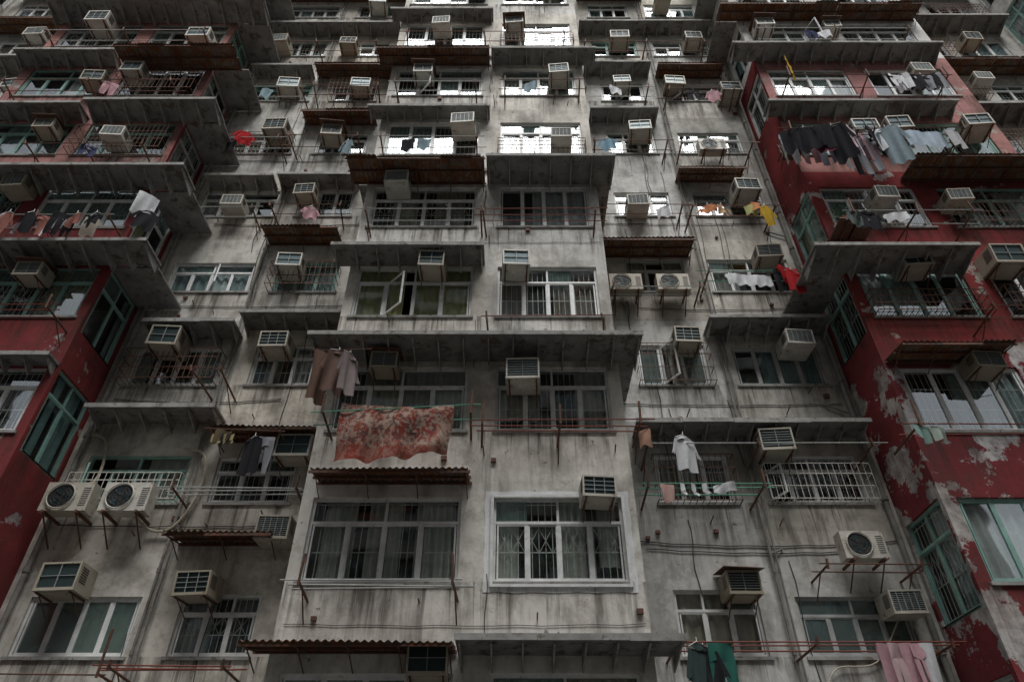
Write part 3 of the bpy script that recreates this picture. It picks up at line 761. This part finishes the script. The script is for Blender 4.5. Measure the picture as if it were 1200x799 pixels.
WH=(.74,.75,.77); BK=(.035,.035,.04); PK=(.62,.38,.42); GR=(.32,.33,.36); NV=(.07,.08,.15); RD=(.42,.03,.035); YE=(.65,.42,.06); OR=(.6,.25,.12); MR=(.18,.05,.07); LB=(.45,.55,.65)
garment('shirt',3.27,11.3,6.8,WH,.42,.72,.4)
garment('towel',2.82,11.3,5.78,(.6,.4,.36),.26,.36); garment('sock',3.1,11.3,5.8,WH); garment('sock',3.3,11.3,5.8,WH); garment('towel',3.85,11.3,5.8,WH,.4,.2); garment('sock',3.5,11.3,5.8,WH)
x=6.95
for i in range(17):
    k=R.choice(['shirt','shirt','trousers','towel']); c=[BK,WH,BK,PK,MR,BK,LB,BK,WH,NV,(.66,.52,.56),BK,GR,PK,BK,WH,(.3,.38,.42)][i]
    garment(k,x,DB-1.0+R.choice([0,.12,.3]),14.8+R.uniform(-.05,.12),c,None,R.uniform(.9,1.5) if k!='towel' else R.uniform(.6,1.0),R.uniform(-.9,.9)); x+=.145
for i in range(12):
    garment(R.choice(['shirt','trousers','towel']),7.0+i*.22,DB-.55,15.05+R.uniform(-.05,.15),R.choice([BK,BK,PK,WH,GR,RD,LB]),None,R.uniform(.5,.9))
garment('towel',10.15,DB-.95,14.7,(.50,.60,.70),1.1,.6,.1); garment('towel',10.9,DB-.95,14.75,(.5,.5,.52),.4,.7,.3); garment('towel',6.75,DB-.6,14.5,(.5,.55,.5),.35,.5,.9)
x=-12.2
for i in range(15):
    garment(R.choice(['towel','shirt','towel','trousers']),x,DB-.85+R.uniform(-.1,.1),11.66,R.choice([BK,NV,WH,BK,WH,(.4,.18,.15),GR,(.5,.45,.38)]),R.uniform(.2,.36),R.uniform(.3,.75),R.uniform(-.9,.9)); x+=R.uniform(.14,.3)
garment('towel',-8.2,DB-.9,12.3,WH,.45,.7,.7); garment('shirt',-8.05,DB-.85,11.8,BK,.4,.6,.5)
garment('shirt',-7.6,11.45,16.95,RD,.42,.55,.4); garment('trousers',-7.9,11.45,16.65,BK,.3,.6)
garment('towel',6.4,11.3,11.35,RD,.5,.55,.3); garment('shirt',6.45,11.25,11.2,RD,.45,.7,.3); garment('trousers',6.2,11.3,11.3,BK,.3,.7)
garment('towel',5.5,11.4,11.2,WH,1.1,.35,.1)
garment('shirt',5.0,11.4,13.68,OR,.4,.3); garment('shirt',5.35,11.4,13.68,(.6,.42,.25),.35,.3); garment('towel',6.1,11.4,13.7,(.45,.45,.2),.3,.4); garment('shirt',6.45,11.4,13.65,YE,.3,.7); garment('towel',6.25,11.4,13.8,OR,.25,.35)
garment('shirt',7.9,DB-.85,11.8,BK,.5,.6,.2); garment('towel',8.5,DB-.85,11.75,WH,.5,.3); garment('shirt',7.6,DB-.85,11.8,(.13,.16,.15),.35,.5)
garment('towel',6.95,DB-.95,6.15,(.24,.36,.32),.4,.35,.4); garment('towel',7.2,DB-.95,6.15,(.4,.47,.42),.3,.3,.4)
garment('shirt',2.9,11.3,3.05,(.06,.09,.09),.4,.9); garment('trousers',3.25,11.3,3.05,(.04,.16,.13),.4,.95); garment('shirt',3.0,11.35,3.0,BK,.4,.8)
for i in range(5): garment('trousers' if i%2 else 'towel',5.8+i*.17,11.3,3.05,R.choice([PK,WH,(.62,.45,.46)]),.2,.8)
garment('trousers',7.75,DB-.85,18.3,YE,.35,.9,.9)
for i in range(8): garment(R.choice(['shirt','trousers']),10.5+i*.15,DB-.85,17.5,R.choice([BK,BK,GR,WH]),None,.75)
garment('towel',-5.6,11.4,7.0,(.14,.11,.07),.3,.35)
for i in range(6): garment('sock',-5.75+i*.07,11.4,6.9,R.choice([(.4,.34,.18),BK,(.2,.27,.14)]))
garment('shirt',-5.0,11.5,6.9,BK,.4,.8); garment('trousers',-4.75,11.5,6.9,GR,.3,.8)
garment('towel',2.3,DB-.6,6.3,(.5,.3,.22),.22,.35); garment('towel',3.2,11.5,19.4,WH,.4,.4); garment('shirt',2.7,11.5,16.7,(.25,.4,.5),.4,.5)
for (x,y,z) in ((-2.6,DB-.7,14.75),(-2.2,DB-.7,14.75),(3.9,11.6,13.85),(-5.2,11.6,13.85),(-4.7,11.6,16.75),(5.6,11.6,19.35),(6.2,11.6,19.35),(-10.5,DB-.7,14.45),(-11,DB-.7,17.35),(.5,DB-.6,17.55),(-7.6,11.6,19.45),(9,DB-.7,20.25),(9.4,DB-.7,20.25),(10.4,DB-.8,8.95),(-10.6,DB-.7,9.05)):
    garment(R.choice(['towel','shirt','trousers']),x,y,z,R.choice([WH,GR,BK,PK,NV,(.3,.4,.45)]),.34,R.uniform(.35,.6))
rk=Acc(); rk.rod((-5.9,12.3,7.02),(-5.9,11.35,7.02),.014); rk.rod((-4.5,12.3,6.95),(-4.5,11.35,6.95),.014); rk.rod((-6,11.4,7.03),(-4.4,11.4,6.96),.012); obj('clothes_pole',rk.mesh('clothes_pole',[MAT['steel']]))

def plant(x,y,z,s=1):
    a=Acc(); n=10
    for i in range(n):
        t0=2*math.pi*i/n; t1=2*math.pi*(i+1)/n
        a.poly([(.07*math.cos(t0),.07*math.sin(t0),0),(.07*math.cos(t1),.07*math.sin(t1),0),(.1*math.cos(t1),.1*math.sin(t1),.16),(.1*math.cos(t0),.1*math.sin(t0),.16)],mi=1)
    a.poly([(.07*math.cos(2*math.pi*i/n),.07*math.sin(2*math.pi*i/n),0) for i in range(n)],mi=1)
    for i in range(120):
        th=R.random()*6.28; r=R.random()**.5*.22; zz=.16+R.random()*.34
        p=Vector((r*math.cos(th),r*math.sin(th),zz)); d=Vector((math.cos(th),math.sin(th),R.uniform(-.6,.8)))*.07; q=d.orthogonal().normalized()*.022
        a.poly([p,p+d*.5+q,p+d,p+d*.5-q],mi=0)
    for i in range(8):
        th=i*.8; a.rod((0,0,.12),(.15*math.cos(th),.15*math.sin(th),.42),.004,4)
    o=obj('potted_plant',a.mesh('potted_plant',[MAT['leaf'],MAT['clay']]),None,(x,y,z)); o.scale=(s,s,s)
for x,y,z,s in ((7.6,DB-.45,11.83,1.1),(8.0,DB-.4,11.83,.9),(7.25,DB-.5,14.85,1)):
    plant(x,y,z,s)
    sh=Acc(); sh.box(-.22,.22,-.2,.5,-.03,0); obj('plant_shelf',sh.mesh('plant_shelf',[MAT['steel']]),None,(x,y,z-.003))

# ------------------------------------------------------------ light
w=bpy.data.worlds.new('World'); scene.world=w; w.use_nodes=True; nt=w.node_tree
bg=nt.nodes['Background']; sky=nt.nodes.new('ShaderNodeTexSky'); sky.sky_type='NISHITA'; sky.sun_disc=False
EL=math.radians(60); sky.sun_elevation=EL; sky.sun_rotation=math.radians(172); sky.dust_density=2; sky.air_density=1.6
hs=nt.nodes.new('ShaderNodeHueSaturation'); hs.inputs['Saturation'].default_value=.22; hs.inputs['Value'].default_value=1.35
nt.links.new(sky.outputs[0],hs.inputs['Color']); nt.links.new(hs.outputs[0],bg.inputs[0]); bg.inputs[1].default_value=.15
L=bpy.data.lights.new('sun','SUN'); L.energy=4.0; L.angle=math.radians(38); L.color=(1,.99,.97)
so=bpy.data.objects.new('sun',L); scene.collection.objects.link(so)
az=math.radians(172)
sd=Vector((math.sin(az)*math.cos(EL),math.cos(az)*math.cos(EL),math.sin(EL)))
so.rotation_euler=sd.to_track_quat('Z','Y').to_euler(); so.location=(0,0,50)

cam=bpy.data.cameras.new('camera'); cam.lens=24; cam.sensor_width=36; cam.clip_end=3000; cam.clip_start=.05
co=bpy.data.objects.new('camera',cam); scene.collection.objects.link(co)
co.location=(0,0,0); co.rotation_euler=(math.radians(90+38.94),0,0); scene.camera=co
